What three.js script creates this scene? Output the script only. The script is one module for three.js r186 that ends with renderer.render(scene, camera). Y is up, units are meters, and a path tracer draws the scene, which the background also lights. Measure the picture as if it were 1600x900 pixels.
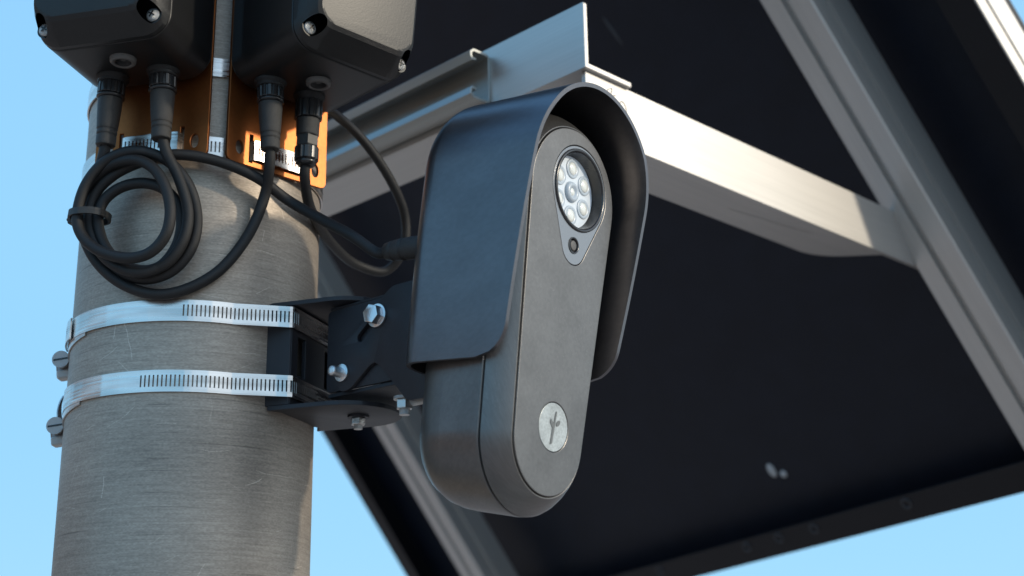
import * as THREE from 'three';
import { mergeGeometries, mergeVertices, toCreasedNormals } from 'three/addons/utils/BufferGeometryUtils.js';
import { RoundedBoxGeometry } from 'three/addons/geometries/RoundedBoxGeometry.js';
import { Brush, Evaluator, SUBTRACTION } from 'three-bvh-csg';

// ---------------------------------------------------------------- camera, sky, sun, exposure
const scene = new THREE.Scene();
const V = (x, y, z) => new THREE.Vector3(x, y, z);
const rad = d => d * Math.PI / 180;
const camera = new THREE.PerspectiveCamera(2 * Math.atan(450 / 2133) * 180 / Math.PI, 16 / 9, 0.02, 3000);
camera.position.set(0.1603, -0.1824, 0.666);
{
  const p = rad(17.5), r = rad(1);
  const F = V(0, Math.sin(p), -Math.cos(p)), U0 = V(0, Math.cos(p), Math.sin(p));
  camera.up.copy(U0.multiplyScalar(Math.cos(r)).add(V(Math.sin(r), 0, 0)));
  camera.lookAt(camera.position.clone().add(F));
}
camera.focus = 0.625; camera.userData.fStop = 9;

const sunAz = rad(73), sunEl = rad(18);
const sunDir = V(Math.sin(sunAz) * Math.cos(sunEl), Math.sin(sunEl), Math.cos(sunAz) * Math.cos(sunEl));
const SKY_GAIN = 1.0;
{
  const W = 512, H = 256, data = new Float32Array(W * H * 4);
  const mix = (a, b, t) => a.map((v, i) => v + (b[i] - v) * t);
  const sm = (a, b, x) => { const t = Math.min(1, Math.max(0, (x - a) / (b - a))); return t * t * (3 - 2 * t); };
  for (let j = 0; j < H; j++) for (let i = 0; i < W; i++) {
    const el = ((j + .5) / H - .5) * Math.PI, ph = ((i + .5) / W - .5) * 2 * Math.PI;
    const d = V(Math.cos(el) * Math.cos(ph), Math.sin(el), Math.cos(el) * Math.sin(ph));
    const e = el * 180 / Math.PI;
    let c = mix([.42, .78, 1.04], [.33, .69, 1.03], sm(-2, 14, e));
    c = mix(c, [.23, .54, .98], sm(16, 55, e));
    c = mix(c, [.19, .46, .92], sm(50, 88, e));
    const cs = d.dot(sunDir);
    const g1 = Math.pow(Math.max(0, cs), 2.2) * .85, g2 = Math.pow(Math.max(0, cs), 40) * 2; // hazy glow round the low sun
    c = [c[0] + g1 + g2, c[1] + g1 * .72 + g2 * .86, c[2] + g1 * .42 + g2 * .66];
    const k = (j * W + i) * 4;
    data[k] = c[0] * SKY_GAIN; data[k + 1] = c[1] * SKY_GAIN; data[k + 2] = c[2] * SKY_GAIN; data[k + 3] = 1;
  }
  const sky = new THREE.DataTexture(data, W, H, THREE.RGBAFormat, THREE.FloatType);
  sky.mapping = THREE.EquirectangularReflectionMapping; sky.magFilter = sky.minFilter = THREE.LinearFilter;
  sky.colorSpace = THREE.LinearSRGBColorSpace; sky.needsUpdate = true;
  scene.background = sky; scene.environment = sky;
}
const sun = new THREE.DirectionalLight(new THREE.Color().setRGB(1, .88, .70), 2.1);
sun.position.copy(sunDir).multiplyScalar(5); sun.target.position.set(0.15, 0, 0);
sun.castShadow = true; sun.shadow.mapSize.set(2048, 2048); sun.shadow.radius = 5;
Object.assign(sun.shadow.camera, { left: -1.3, right: 1.3, top: 1.3, bottom: -1.3, near: .5, far: 12 });
scene.add(sun, sun.target);

const renderer = new THREE.WebGLRenderer({ antialias: true });
renderer.toneMapping = THREE.LinearToneMapping; renderer.toneMappingExposure = 1.0;
renderer.shadowMap.enabled = true; renderer.shadowMap.type = THREE.PCFSoftShadowMap;

// ---------------------------------------------------------------- helpers
let seed = 7;
const rnd = () => { seed = (seed * 1664525 + 1013904223) >>> 0; return seed / 4294967296; };
const rr = (a, b) => a + (b - a) * rnd();
const used = {};
function numbered(n) { used[n] = (used[n] ?? -1) + 1; return used[n] ? n + '_' + String(used[n]).padStart(3, '0') : n; }
function mesh(name, geo, mat, parent, label) {
  const m = new THREE.Mesh(geo, mat); m.name = name; m.castShadow = m.receiveShadow = true;
  if (label) m.userData.label = label;
  parent.add(m); return m;
}
function thing(name, label, category, group) {
  const g = new THREE.Group(); g.name = numbered(name); g.userData = { label, category };
  if (group) g.userData.group = group;
  scene.add(g); return g;
}
function setFrame(o, origin, X, Y, Z) {
  o.quaternion.setFromRotationMatrix(new THREE.Matrix4().makeBasis(X, Y, Z)); o.position.copy(origin); return o;
}
const merge = l => mergeGeometries(l.map(g => { const q = g.index ? g.toNonIndexed() : g; for (const k of Object.keys(q.attributes)) if (!['position', 'normal', 'uv'].includes(k)) q.deleteAttribute(k); return q; }), false);
const box = (w, h, d, x = 0, y = 0, z = 0, r = .0004) => new RoundedBoxGeometry(w, h, d, 2, Math.min(r, w * .45, h * .45, d * .45)).translate(x, y, z);
// a quad grid, rows of points, smooth
function grid(rows, closed = false) {
  const m = rows.length, n = rows[0].length, pos = [], uv = [], idx = [];
  let vv = 0;
  rows.forEach((row, j) => {
    if (j) vv += row[0].distanceTo(rows[j - 1][0]);
    let uu = 0;
    for (let i = 0; i < n + (closed ? 1 : 0); i++) {
      const p = row[i % n]; if (i) uu += p.distanceTo(row[(i - 1) % n]);
      pos.push(p.x, p.y, p.z); uv.push(uu, vv);
    }
  });
  const nn = n + (closed ? 1 : 0);
  for (let j = 0; j < m - 1; j++) for (let i = 0; i < nn - 1; i++) {
    const a = j * nn + i, b = a + 1, c = a + nn, d = c + 1; idx.push(a, c, b, b, c, d);
  }
  const g = new THREE.BufferGeometry();
  g.setAttribute('position', new THREE.Float32BufferAttribute(pos, 3));
  g.setAttribute('uv', new THREE.Float32BufferAttribute(uv, 2)); g.setIndex(idx); g.computeVertexNormals();
  if (closed) { // weld the seam's normals
    const N = g.attributes.normal;
    for (let j = 0; j < m; j++) { const a = j * nn, b = a + n; const v = V(N.getX(a) + N.getX(b), N.getY(a) + N.getY(b), N.getZ(a) + N.getZ(b)).normalize(); N.setXYZ(a, v.x, v.y, v.z); N.setXYZ(b, v.x, v.y, v.z); }
  }
  return g;
}
// a flat cap on a ring of points (outline roughly convex)
function cap(ring) {
  const n = ring.length, nrm = V(0, 0, 0);
  for (let i = 1; i < n - 1; i++) nrm.add(ring[i].clone().sub(ring[0]).cross(ring[i + 1].clone().sub(ring[0])));
  const flat = ring.map(p => new THREE.Vector2(p.x, p.y)); // all caps here lie across z
  const tri = THREE.ShapeUtils.triangulateShape(THREE.ShapeUtils.isClockWise(flat) ? [...flat].reverse() : flat, []), pos = [], uv = [];
  const idx = THREE.ShapeUtils.isClockWise(flat) ? ring.map((_, i) => n - 1 - i) : ring.map((_, i) => i);
  for (const t of tri) { const q = t.map(i => ring[idx[i]]), up = q[1].clone().sub(q[0]).cross(q[2].clone().sub(q[0])).z; for (const v of (up * nrm.z >= 0 ? q : [q[0], q[2], q[1]])) { pos.push(v.x, v.y, v.z); uv.push(v.x, v.y); } }
  const g = new THREE.BufferGeometry();
  g.setAttribute('position', new THREE.Float32BufferAttribute(pos, 3)); g.setAttribute('uv', new THREE.Float32BufferAttribute(uv, 2));
  g.computeVertexNormals(); return g;
}
function extrude(shape, depth, bevel = 0, seg = 2, curve = 24) {
  return new THREE.ExtrudeGeometry(shape, { depth: depth - 2 * bevel, bevelEnabled: bevel > 0, bevelThickness: bevel, bevelSize: bevel, bevelOffset: -bevel, bevelSegments: seg, curveSegments: curve }).translate(0, 0, bevel);
}
function polyShape(pts, r = 0) { // polygon with rounded corners
  const s = new THREE.Shape(), n = pts.length;
  pts.forEach((p, i) => {
    const a = pts[(i + n - 1) % n], b = pts[(i + 1) % n], rad_ = Array.isArray(r) ? r[i] : r;
    const P = new THREE.Vector2(...p), A = new THREE.Vector2(...a).sub(P), B = new THREE.Vector2(...b).sub(P);
    const k = Math.min(rad_, A.length() * .48, B.length() * .48);
    const s1 = P.clone().add(A.setLength(k || 1e-9)), s2 = P.clone().add(B.setLength(k || 1e-9));
    if (i) s.lineTo(s1.x, s1.y); else s.moveTo(s1.x, s1.y);
    s.quadraticCurveTo(P.x, P.y, s2.x, s2.y);
  });
  s.closePath(); return s;
}
const circlePath = (x, y, r) => { const p = new THREE.Path(); p.absarc(x, y, r, 0, Math.PI * 2, true); return p; };
const tube = (pts, r, n = 120, rs = 14) => new THREE.TubeGeometry(new THREE.CatmullRomCurve3(pts, false, 'centripetal'), n, r, rs, false);
const lathe = (pts, n = 32) => new THREE.LatheGeometry(pts.map(p => new THREE.Vector2(...p)).reverse(), n);
const cyl = (r1, r2, h, n = 28) => new THREE.CylinderGeometry(r1, r2, h, n);
// hexagonal bolt head along +z from z = 0
function hexHead(r, h) { const s = new THREE.Shape(); for (let i = 0; i < 6; i++) { const a = i * Math.PI / 3 + .3; s[i ? 'lineTo' : 'moveTo'](r * Math.cos(a), r * Math.sin(a)); } s.closePath(); return extrude(s, h, h * .14, 2); }

// ---------------------------------------------------------------- textures and materials
function tex(W, H, fn, srgb = false, rep) {
  const d = new Uint8Array(W * H * 4);
  for (let y = 0; y < H; y++) for (let x = 0; x < W; x++) { const c = fn(x, y), k = (y * W + x) * 4; for (let i = 0; i < 3; i++) d[k + i] = Math.max(0, Math.min(255, (c.length ? c[i] : c) * 255)); d[k + 3] = 255; }
  const t = new THREE.DataTexture(d, W, H); t.wrapS = t.wrapT = THREE.RepeatWrapping; t.magFilter = THREE.LinearFilter; t.minFilter = THREE.LinearMipmapLinearFilter; t.generateMipmaps = true;
  if (srgb) t.colorSpace = THREE.SRGBColorSpace; if (rep) t.repeat.set(...rep); t.needsUpdate = true; return t;
}
function noiseField(W, H, cx, cy) { // tileable value noise with cx × cy cells
  const g = new Float32Array(cx * cy).map(() => rnd()), s = t => t * t * (3 - 2 * t), out = new Float32Array(W * H);
  for (let y = 0; y < H; y++) for (let x = 0; x < W; x++) {
    const fx = x / W * cx, fy = y / H * cy, x0 = Math.floor(fx), y0 = Math.floor(fy), tx = s(fx - x0), ty = s(fy - y0), x1 = (x0 + 1) % cx, y1 = (y0 + 1) % cy;
    out[y * W + x] = (g[y0 * cx + x0] * (1 - tx) + g[y0 * cx + x1] * tx) * (1 - ty) + (g[y1 * cx + x0] * (1 - tx) + g[y1 * cx + x1] * tx) * ty;
  }
  return out;
}
function flip(g) { // turn the faces of a mirrored geometry round again
  const q = g.index ? g.toNonIndexed() : g; for (const k of Object.keys(q.attributes)) { const A = q.attributes[k], n = A.itemSize, a = A.array; for (let i = 0; i < a.length; i += 3 * n) for (let j = 0; j < n; j++) { const x = a[i + n + j]; a[i + n + j] = a[i + 2 * n + j]; a[i + 2 * n + j] = x; } }
  return toCreasedNormals(q, .55);
}
const lin = (r, g, b) => new THREE.Color().setRGB(r, g, b);
const std = o => new THREE.MeshPhysicalMaterial(o);

// fine plastic grain
const GW = 512, gA = noiseField(GW, GW, 256, 256), gB = noiseField(GW, GW, 90, 90), gC = noiseField(GW, GW, 12, 12), gD = noiseField(GW, GW, 500, 500);
const grainBump = tex(GW, GW, (x, y) => { const k = y * GW + x; return gA[k] * .5 + gB[k] * .3 + gD[k] * .2; }, false, [14, 14]);
const dustMap = (lo, hi, speck, rep) => tex(GW, GW, (x, y) => { const k = y * GW + x; const s = gA[k] > speck && gC[k] > .35 ? (gA[k] - speck) * 2.2 : 0; const v = lo + (hi - lo) * (gB[k] * .45 + gC[k] * .55) + s; return [v, v, v * 1.0]; }, true, rep);
const smudgeRough = (lo, hi, rep) => tex(GW, GW, (x, y) => { const k = y * GW + x; return lo + (hi - lo) * (gC[k] * .6 + gB[k] * .4); }, false, rep);
// pole: lines turned round the tube, patches and scratches
const PW = 2048, PH = 2048;
const p1 = noiseField(PW, PH, 16, 1000), p2 = noiseField(PW, PH, 50, 640), p3 = noiseField(PW, PH, 8, 10), p4 = noiseField(PW, PH, 420, 1000), p5 = noiseField(PW, PH, 9, 300);
const scratch = new Float32Array(PW * PH);
for (let i = 0; i < 300; i++) {
  let x = rnd() * PW, y = rnd() * PH, a = rnd() < .35 ? rr(1.2, 1.9) : rr(-.5, .5), n = rr(15, i % 9 ? 70 : 170), w = rr(.15, .75);
  for (let k = 0; k < n; k++) { x += Math.cos(a); y += Math.sin(a); a += rr(-.06, .06); const q = (Math.floor(y + PH) % PH) * PW + Math.floor(x + PW) % PW; const v = w * (rnd() < .75 ? 1 : .2); scratch[q] = Math.max(scratch[q], v); scratch[(q + 1) % (PW * PH)] = Math.max(scratch[(q + 1) % (PW * PH)], v * .6); if (i % 7 === 0) scratch[(q + PW) % (PW * PH)] = v; }
}
const poleLine = k => { const dark = p5[k] * .5 + p1[k] * .5; return (dark < .24 ? (dark - .24) * 1.5 : 0) + (p1[k] - .5) * .13 + (p2[k] - .5) * .15 + (p4[k] - .5) * .24; };
const poleMap = tex(PW, PH, (x, y) => { const k = y * PW + x; let v = .765 + poleLine(k) * .5 + (p3[k] - .5) * .10; v = v + scratch[k] * .42; return [v, v * .985, v * .965]; }, true);
const poleBump = tex(PW, PH, (x, y) => { const k = y * PW + x; return .5 + poleLine(k) * .6 - scratch[k] * .3; });
// drawn aluminium: lines along u
const a1 = noiseField(512, 512, 6, 256), a2 = noiseField(512, 512, 10, 40), a3 = noiseField(512, 512, 8, 8);
const aluMap = tex(512, 512, (x, y) => { const k = x * 512 + y; let v = .92 + (a1[k] - .5) * .05 + (a2[k] - .5) * .015 + (a3[k] - .5) * .015; return [v, v, v * .99]; }, true, [12, 3]);
const aluBump = tex(512, 512, (x, y) => { const k = x * 512 + y; return a1[k] * .7 + a2[k] * .3; }, false, [12, 3]);
const aluRough = tex(512, 512, (x, y) => { const k = y * 512 + x; const v = .88 + (a3[k] - .5) * .08 + (a2[k] - .5) * .06; return v; }, false, [12, 3]);

// band steel: rolling lines and handling smudges
const bandMap = tex(512, 512, (x, y) => { const k = y * 512 + x; const v = .93 + (a1[k] - .5) * .08 + (a3[k] - .5) * .16 + (gC[k] - .5) * .12; return [v, v, v]; }, true, [7, 40]);
const bandRough = tex(512, 512, (x, y) => { const k = y * 512 + x; return .72 + (a2[k] - .5) * .5 + (gC[k] - .5) * .3; }, false, [7, 30]);
const M = {
  pole: std({ color: lin(.62, .55, .48), map: poleMap, bumpMap: poleBump, bumpScale: .00005, metalness: .45, roughness: .5 }),
  alu: std({ color: lin(.64, .62, .605), map: aluMap, bumpMap: aluBump, bumpScale: .000008, metalness: .75, roughness: .42 }),
  strut: std({ color: lin(.44, .45, .44), map: aluMap, bumpMap: aluBump, bumpScale: .00002, metalness: .75, roughness: .45 }),
  steel: std({ color: lin(.86, .80, .76), map: bandMap, roughnessMap: bandRough, bumpMap: bandRough, bumpScale: .00006, metalness: 1, roughness: .40 }),
  bolt: std({ color: lin(.72, .73, .74), metalness: 1, roughness: .28, bumpMap: grainBump, bumpScale: .00005 }),
  screw: std({ color: lin(.55, .54, .52), metalness: 1, roughness: .38, bumpMap: grainBump, bumpScale: .0002 }),
  darkSteel: std({ color: lin(.25, .235, .23), metalness: 1, roughness: .42 }),
  orange: std({ color: lin(.33, .105, .030), map: dustMap(.88, 1, .93, [9, 9]), metalness: .85, roughness: .38, bumpMap: grainBump, bumpScale: .00002 }),
  visor: std({ color: lin(.16, .157, .168), map: dustMap(.91, 1, .95, [9, 9]), metalness: .92, roughness: .34, bumpMap: grainBump, bumpScale: .00003, roughnessMap: smudgeRough(.82, 1, [7, 7]) }),
  shell: std({ color: lin(.205, .20, .197), metalness: .8, roughness: .36, bumpMap: grainBump, bumpScale: .00003, map: dustMap(.84, .96, .87, [9, 9]) }),
  boxPlastic: std({ color: lin(.0095, .0095, .010), ior: 1.5, roughness: .42, bumpMap: grainBump, bumpScale: .00004, map: dustMap(.80, .97, .9, [9, 9]) }),
  powder: std({ color: lin(.021, .0225, .029), ior: 1.45, roughness: .5, bumpMap: grainBump, bumpScale: .00005, map: dustMap(.84, .97, .9, [9, 9]) }),
  rubber: std({ color: lin(.013, .0133, .0145), ior: 1.45, roughness: .55, bumpMap: grainBump, bumpScale: .00006, map: dustMap(.78, 1, .86, [9, 9]) }),
  connector: std({ color: lin(.042, .041, .040), roughness: .5, bumpMap: grainBump, bumpScale: .0001, map: dustMap(.7, .95, .82, [12, 12]) }),
  gloss: std({ color: lin(.016, .016, .017), roughness: .22 }),
  vent: std({ color: lin(.10, .095, .09), roughness: .5 }),
  dropPanel: std({ color: lin(.27, .28, .295), metalness: .55, roughness: .22 }),
  wellWall: std({ color: lin(.02, .02, .022), roughness: .2, ior: 1.6 }),
  ledPlate: std({ color: lin(.70, .77, .84), roughness: .35 }),
  ledRim: std({ color: lin(.46, .53, .60), roughness: .3 }),
  led: std({ color: lin(.80, .82, .78), roughness: .15, clearcoat: 1, clearcoatRoughness: .05 }),
  badge: std({ color: lin(.52, .56, .56), metalness: .35, roughness: .4, map: dustMap(.72, 1, .8, [16, 16]) }),
  emblem: std({ color: lin(.13, .14, .14), roughness: .5 }),
  backsheet: std({ color: lin(.0095, .0122, .0205), specularIntensity: .45, roughness: .42, bumpMap: grainBump, bumpScale: .00003, map: dustMap(.82, .98, .97, [5, 5]) }),
  frame: std({ color: lin(.010, .010, .013), specularIntensity: .6, roughness: .42, metalness: .1, map: dustMap(.75, .98, .93, [5, 5]) }),
  putty: std({ color: lin(.42, .42, .42), roughness: .8 }),
  hole: std({ color: lin(.035, .035, .040), roughness: .6 }),
};

// ---------------------------------------------------------------- ground
{
  const n1 = noiseField(512, 512, 60, 60), n2 = noiseField(512, 512, 220, 220), n3 = noiseField(512, 512, 7, 7);
  const t = tex(512, 512, (x, y) => { const k = y * 512 + x; const v = .5 + (n1[k] - .5) * .3 + (n2[k] - .5) * .3, q = n3[k]; return [v * (1.5 - q * .15), v * 1.24, v * 1.12]; }, true, [60, 60]);
  const g = mesh('ground', new THREE.PlaneGeometry(900, 900).rotateX(-Math.PI / 2).translate(0, -2.9, 0), std({ color: lin(.9, .9, .9), map: t, roughness: .95 }), scene);
  g.userData = { kind: 'structure', label: 'dry pale ground far below the pole' };
}

// ---------------------------------------------------------------- the brown building to the left, mirrored in the camera's side
{
  const t = thing('brown_building', 'long brown building out of view to the left, mirrored in the camera side', 'building');
  t.position.set(-24, -2.9, -14); t.rotation.y = .03;
  const wall = std({ color: lin(.34, .20, .115), map: dustMap(.72, 1, .9, [.4, .4]), roughness: .85 });
  mesh('wall', box(9, 8.0, 44, -4.5, 4.0, 0, .02), wall, t);
  mesh('roof', box(10, .4, 45, -4.5, 8.2, 0, .05), std({ color: lin(.10, .085, .075), roughness: .8 }), t);
  const glass = std({ color: lin(.03, .035, .04), roughness: .08 }), frame = std({ color: lin(.5, .48, .45), roughness: .6 });
  const gp = new THREE.BoxGeometry(.06, 1.5, 1.3), gf = merge([box(.12, .1, 1.5, 0, .8, 0, .01), box(.16, .1, 1.6, 0, -.8, 0, .01), box(.12, 1.5, .1, 0, 0, .7, .01), box(.12, 1.5, .1, 0, 0, -.7, .01)]);
  for (let f = 0; f < 2; f++) for (let k = 0; k < 10; k++) { const w = mesh('window', gp, glass, t); w.position.set(.02, 2.2 + f * 3.3, -19.5 + k * 4.3); mesh('window_frame', gf, frame, w); }
}

// ---------------------------------------------------------------- pole
const PR = .0602;
{
  const t = thing('metal_pole', 'thick grey brushed metal pole standing upright at the left', 'pole');
  t.position.set(0, -2.9, 0);
  const c = new THREE.CylinderGeometry(PR, PR, 3.115, 160, 1, true).translate(0, 3.115 / 2, 0);
  const uv = c.attributes.uv; for (let i = 0; i < uv.count; i++) uv.setXY(i, uv.getX(i), uv.getY(i) * 3.115 / .378);
  mesh('shaft', c, M.pole, t);
  mesh('pole_cap', new THREE.SphereGeometry(PR + .003, 48, 16, 0, Math.PI * 2, 0, Math.PI / 2).scale(1, .2, 1).translate(0, 3.115, 0), M.darkSteel, t);
}
// direction helpers: az is measured from +z (towards the viewer) to +x
const radial = az => V(Math.sin(rad(az)), 0, Math.cos(rad(az)));
const tangent = az => V(Math.cos(rad(az)), 0, -Math.sin(rad(az)));
const UP = V(0, 1, 0);

// ---------------------------------------------------------------- band clamps
// path: list of {p, n} points; slotted between lengths s0..s1
function bandGeo(path, h, thick, slotRanges, pitch = .00195, lift) {
  const len = [0]; for (let i = 1; i < path.length; i++) len.push(len[i - 1] + path[i].p.distanceTo(path[i - 1].p));
  const total = len[len.length - 1];
  const at = s => { s = Math.max(0, Math.min(total, s)); let i = 1; while (i < len.length - 1 && len[i] < s) i++; const k = (s - len[i - 1]) / (len[i] - len[i - 1] || 1); return { p: path[i - 1].p.clone().lerp(path[i].p, k), n: path[i - 1].n.clone().lerp(path[i].n, k).normalize() }; };
  const pos = [], uv = [];
  const cell = (sa, sb, ya, yb, ends, skew = 0) => {
    const A = at(sa), B = at(sb);
    const P = (q, y, o) => q.p.clone().addScaledVector(q.n, o).add(V(0, y, 0));
    const c = [P(A, ya, 0), P(B, ya, 0), P(B, yb, 0), P(A, yb, 0), P(A, ya, thick), P(B, ya, thick), P(B, yb, thick), P(A, yb, thick)];
    const f = (a, b, d, e) => { for (const i of [a, b, d, a, d, e]) { pos.push(c[i].x, c[i].y, c[i].z); uv.push((i === 0 || i === 3 || i === 4 || i === 7 ? sa : sb), (i === 0 || i === 1 || i === 4 || i === 5 ? ya : yb)); } };
    f(4, 5, 6, 7); f(1, 0, 3, 2); f(0, 1, 5, 4); f(3, 7, 6, 2);
    if (ends) { f(1, 2, 6, 5); f(0, 4, 7, 3); }
  };
  const hh = h / 2, sh = h * .27; let s = 0;
  const inSlot = x => slotRanges.some(([a, b]) => x >= a && x + pitch <= b);
  while (s < total - 1e-6) {
    if (inSlot(s)) {
      const m = s + pitch * .36;
      cell(s, m, -hh, -sh, true); cell(s, m, sh, hh, true); cell(m, s + pitch, -hh, hh, true); s += pitch;
    } else { const e = Math.min(total, s + .0022); cell(s, e, -hh, hh, s === 0 || e === total); s = e; }
  }
  const g = new THREE.BufferGeometry();
  g.setAttribute('position', new THREE.Float32BufferAttribute(pos, 3)); g.setAttribute('uv', new THREE.Float32BufferAttribute(uv, 2));
  return toCreasedNormals(mergeVertices((g.computeVertexNormals(), g.deleteAttribute('normal'), g), 1e-6), .6);
}
const arc = (a0, a1, y, r = PR + .0003, step = 2, dy = 0) => { const l = [], n = Math.max(2, Math.ceil(Math.abs(a1 - a0) / step)); for (let i = 0; i <= n; i++) { const a = a0 + (a1 - a0) * i / n; l.push({ p: radial(a).multiplyScalar(r).setY(y + dy * i / n), n: radial(a) }); } return l; };
function screwHousing(parent, az, y, r, tilt = 0) { // worm housing with a slotted screw head, lying along the tangent
  const g = new THREE.Group();
  const o = radial(az).multiplyScalar(r).setY(y);
  const put = (geo) => { geo.applyMatrix4(new THREE.Matrix4().makeRotationX(tilt)); geo.applyMatrix4(new THREE.Matrix4().makeBasis(tangent(az), UP, radial(az)).setPosition(o)); return geo; };
  const sh = polyShape([[-.0062, 0], [.0062, 0], [.0066, .0035], [.0040, .0085], [-.0040, .0085], [-.0066, .0035]], .0016);
  const hs = mesh('screw_housing', put(extrude(sh, .011, .0006).translate(0, 0, -.0055).rotateX(Math.PI / 2).rotateZ(Math.PI / 2).rotateX(-Math.PI / 2).rotateZ(Math.PI / 2)), M.darkSteel, parent);
  mesh('saddle', put(merge([box(.015, .0125, .0012, 0, 0, .0005), box(.0070, .0046, .0082, .0048, -.0058, .0042, .0012)])), M.screw, parent);
  mesh('thread_tunnel', put(box(.0085, .0098, .0088, .0020, -.0005, .0048, .0024)), M.darkSteel, parent);
  const sc = mesh('screw', put(merge([cyl(.0041, .0043, .0026, 28).rotateZ(Math.PI / 2).translate(.0098, .001, .0046), hexHead(.0041, .0032).rotateY(Math.PI / 2).translate(.0062, .001, .0046)])), M.screw, hs);
  mesh('screw_slot', put(box(.0012, .0010, .0072, .0106, .001, .0046, .0001).rotateX(.0)), M.gloss, hs);
  return sc;
}
// two clamps round the saddle bracket
const BAZ = 72, BN = radial(BAZ), BU = tangent(BAZ);
const web = (n, u, y) => BN.clone().multiplyScalar(n).addScaledVector(BU, u).setY(y);
function bracketClamp(y, label, slotA, slotB, hz, tailOut) {
  const t = thing('hose_clamp', label, 'clamp', 'slotted steel clamps holding the bracket');
  const T0 = BAZ - 24, T1 = BAZ + 24; // where the band leaves the tube
  const left = -128;
  const p = arc(left, 30, y, PR + .0004);
  // straight run from the tube to the saddle's lip, round it and across the web
  const n0 = radial(30), q0 = radial(30).multiplyScalar(PR + .0004).setY(y), q1 = web(.0672, -.0262, y);
  const dirn = q1.clone().sub(q0).normalize(), side = V(-dirn.z, 0, dirn.x); if (side.dot(n0) < 0) side.negate();
  for (let i = 1; i <= 6; i++) p.push({ p: q0.clone().lerp(q1, i / 6), n: side.clone() });
  const mid = side.clone().add(BN).normalize();
  p.push({ p: q1.clone().addScaledVector(BU, .0004).addScaledVector(BN, .0004), n: mid });
  for (let i = 0; i <= 8; i++) p.push({ p: web(.0678, -.0254 + .0508 * i / 8, y), n: BN.clone() });
  p.push({ p: web(.0674, .0262, y), n: BN.clone().add(BU).normalize() });
  const q2 = web(.0665, .0264, y), q3 = radial(114).multiplyScalar(PR + .0004).setY(y), n3 = radial(114);
  for (let i = 1; i <= 5; i++) p.push({ p: q2.clone().lerp(q3, i / 5), n: n3.clone() });
  p.push(...arc(116, 232, y, PR + .0004));
  mesh('band', bandGeo(p, .0102, .0007, [[slotA, slotB]]), M.steel, t);
  // the loose overlapped end, running under the screw
  mesh('band_end', bandGeo(arc(-104, -44, y - .0085, PR + .0002, 2, .0062), .0085, .0006, [[.004, .036]], .00195), M.steel, t);
  screwHousing(t, hz, y - .0095, PR - .0008, .15);
  if (tailOut) {
    const tl = []; for (let i = 0; i <= 10; i++) { const k = i / 10; tl.push({ p: radial(-94 - k * 6).multiplyScalar(PR + .004 + .006 * Math.sin(k * 2)).setY(y - .010 + k * .021), n: radial(-80) }); }
    const rows = [tl.map((q, i) => q.p.clone().addScaledVector(tangent(-90), .006 * (1 - i / 11))), tl.map((q, i) => q.p.clone().addScaledVector(tangent(-90), -.006 * (1 - i / 11)))];
    const b = rows.map(r => r.map(v => v.clone().addScaledVector(radial(-90), .0006)));
    mesh('band_tail', merge([grid([rows[0], rows[1], b[1], b[0], rows[0]])]), M.steel, t);
  } else {
    mesh('band_tail', bandGeo(arc(-82, -58, y + .0002, PR + .0018), .0104, .0007, [[.003, .021]], .00195), M.steel, t);
  }
  return t;
}
bracketClamp(.0005, 'upper of the two slotted steel clamps holding the black bracket to the pole', .141, .258, -90, false);
bracketClamp(-.0330, 'lower of the two slotted steel clamps holding the black bracket to the pole', .124, .258, -90, true);

// ---------------------------------------------------------------- orange plates and the clamp through them
const plateN = [-13, 45];
function plate(az, uc, label) {
  const t = thing('mounting_plate', label, 'plate', 'orange plates behind the black boxes');
  setFrame(t, radial(az).multiplyScalar(PR + .0004).addScaledVector(tangent(az), uc).setY(.0748), tangent(az), UP, radial(az));
  const s = polyShape([[-.0295, 0], [.0295, 0], [.0295, .128], [-.0295, .128]], .004);
  for (const x of [-.0225, .0225]) { const h = new THREE.Path(); h.absellipse(x, .0085, .0021, .0036, 0, Math.PI * 2, true); s.holes.push(h); }
  for (const x of [-.0160, .0160]) { const h = new THREE.Path(); h.moveTo(x - .001, .002); h.lineTo(x - .001, .0165); h.lineTo(x + .001, .0165); h.lineTo(x + .001, .002); h.closePath(); s.holes.push(h); }
  mesh('plate', extrude(s, .0018, .0002, 1), M.orange, t);
  return t;
}
plate(-13, .002, 'orange metal plate in shade behind the left black box');
plate(45, .0025, 'sunlit bright orange metal plate behind the right black box');
{
  const t = thing('hose_clamp', 'slotted steel clamp threaded through both orange plates', 'clamp');
  const y = .0832, w = PR + .0027, segs = [];
  const pc = (az, u, n) => radial(az).multiplyScalar(n).addScaledVector(tangent(az), u).setY(y);
  const over = (az, uc) => { const l = []; for (const [u, dn] of [[-.0155, -.0022], [-.0146, .0002], [-.0135, .0008], [0, .0011], [.0135, .0008], [.0146, .0002], [.0155, -.0022]]) l.push({ p: pc(az, uc + u, w + dn), n: radial(az) }); return l; };
  const g = [bandGeo(over(-13, .002), .0102, .0007, [[.003, .030]], .00195), bandGeo(over(45, .0025), .0102, .0007, [[.0035, .030]], .00195), bandGeo(arc(11.5, 21, y, PR + .0006), .0102, .0007, [[0, .0098]], .00195), bandGeo(arc(-140, -40, y, PR + .0006), .0102, .0007, []), bandGeo(arc(74, 220, y, PR + .0006), .0102, .0007, [])];
  mesh('band', merge(g), M.steel, t);
  screwHousing(t, -120, y, PR + .001);
}
{
  const t = thing('hose_clamp', 'plain bright steel clamp band high on the pole between the black boxes', 'clamp');
  mesh('band', bandGeo(arc(-180, 180, .1255, PR + .0006), .0098, .0007, []), M.steel, t);
}

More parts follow.
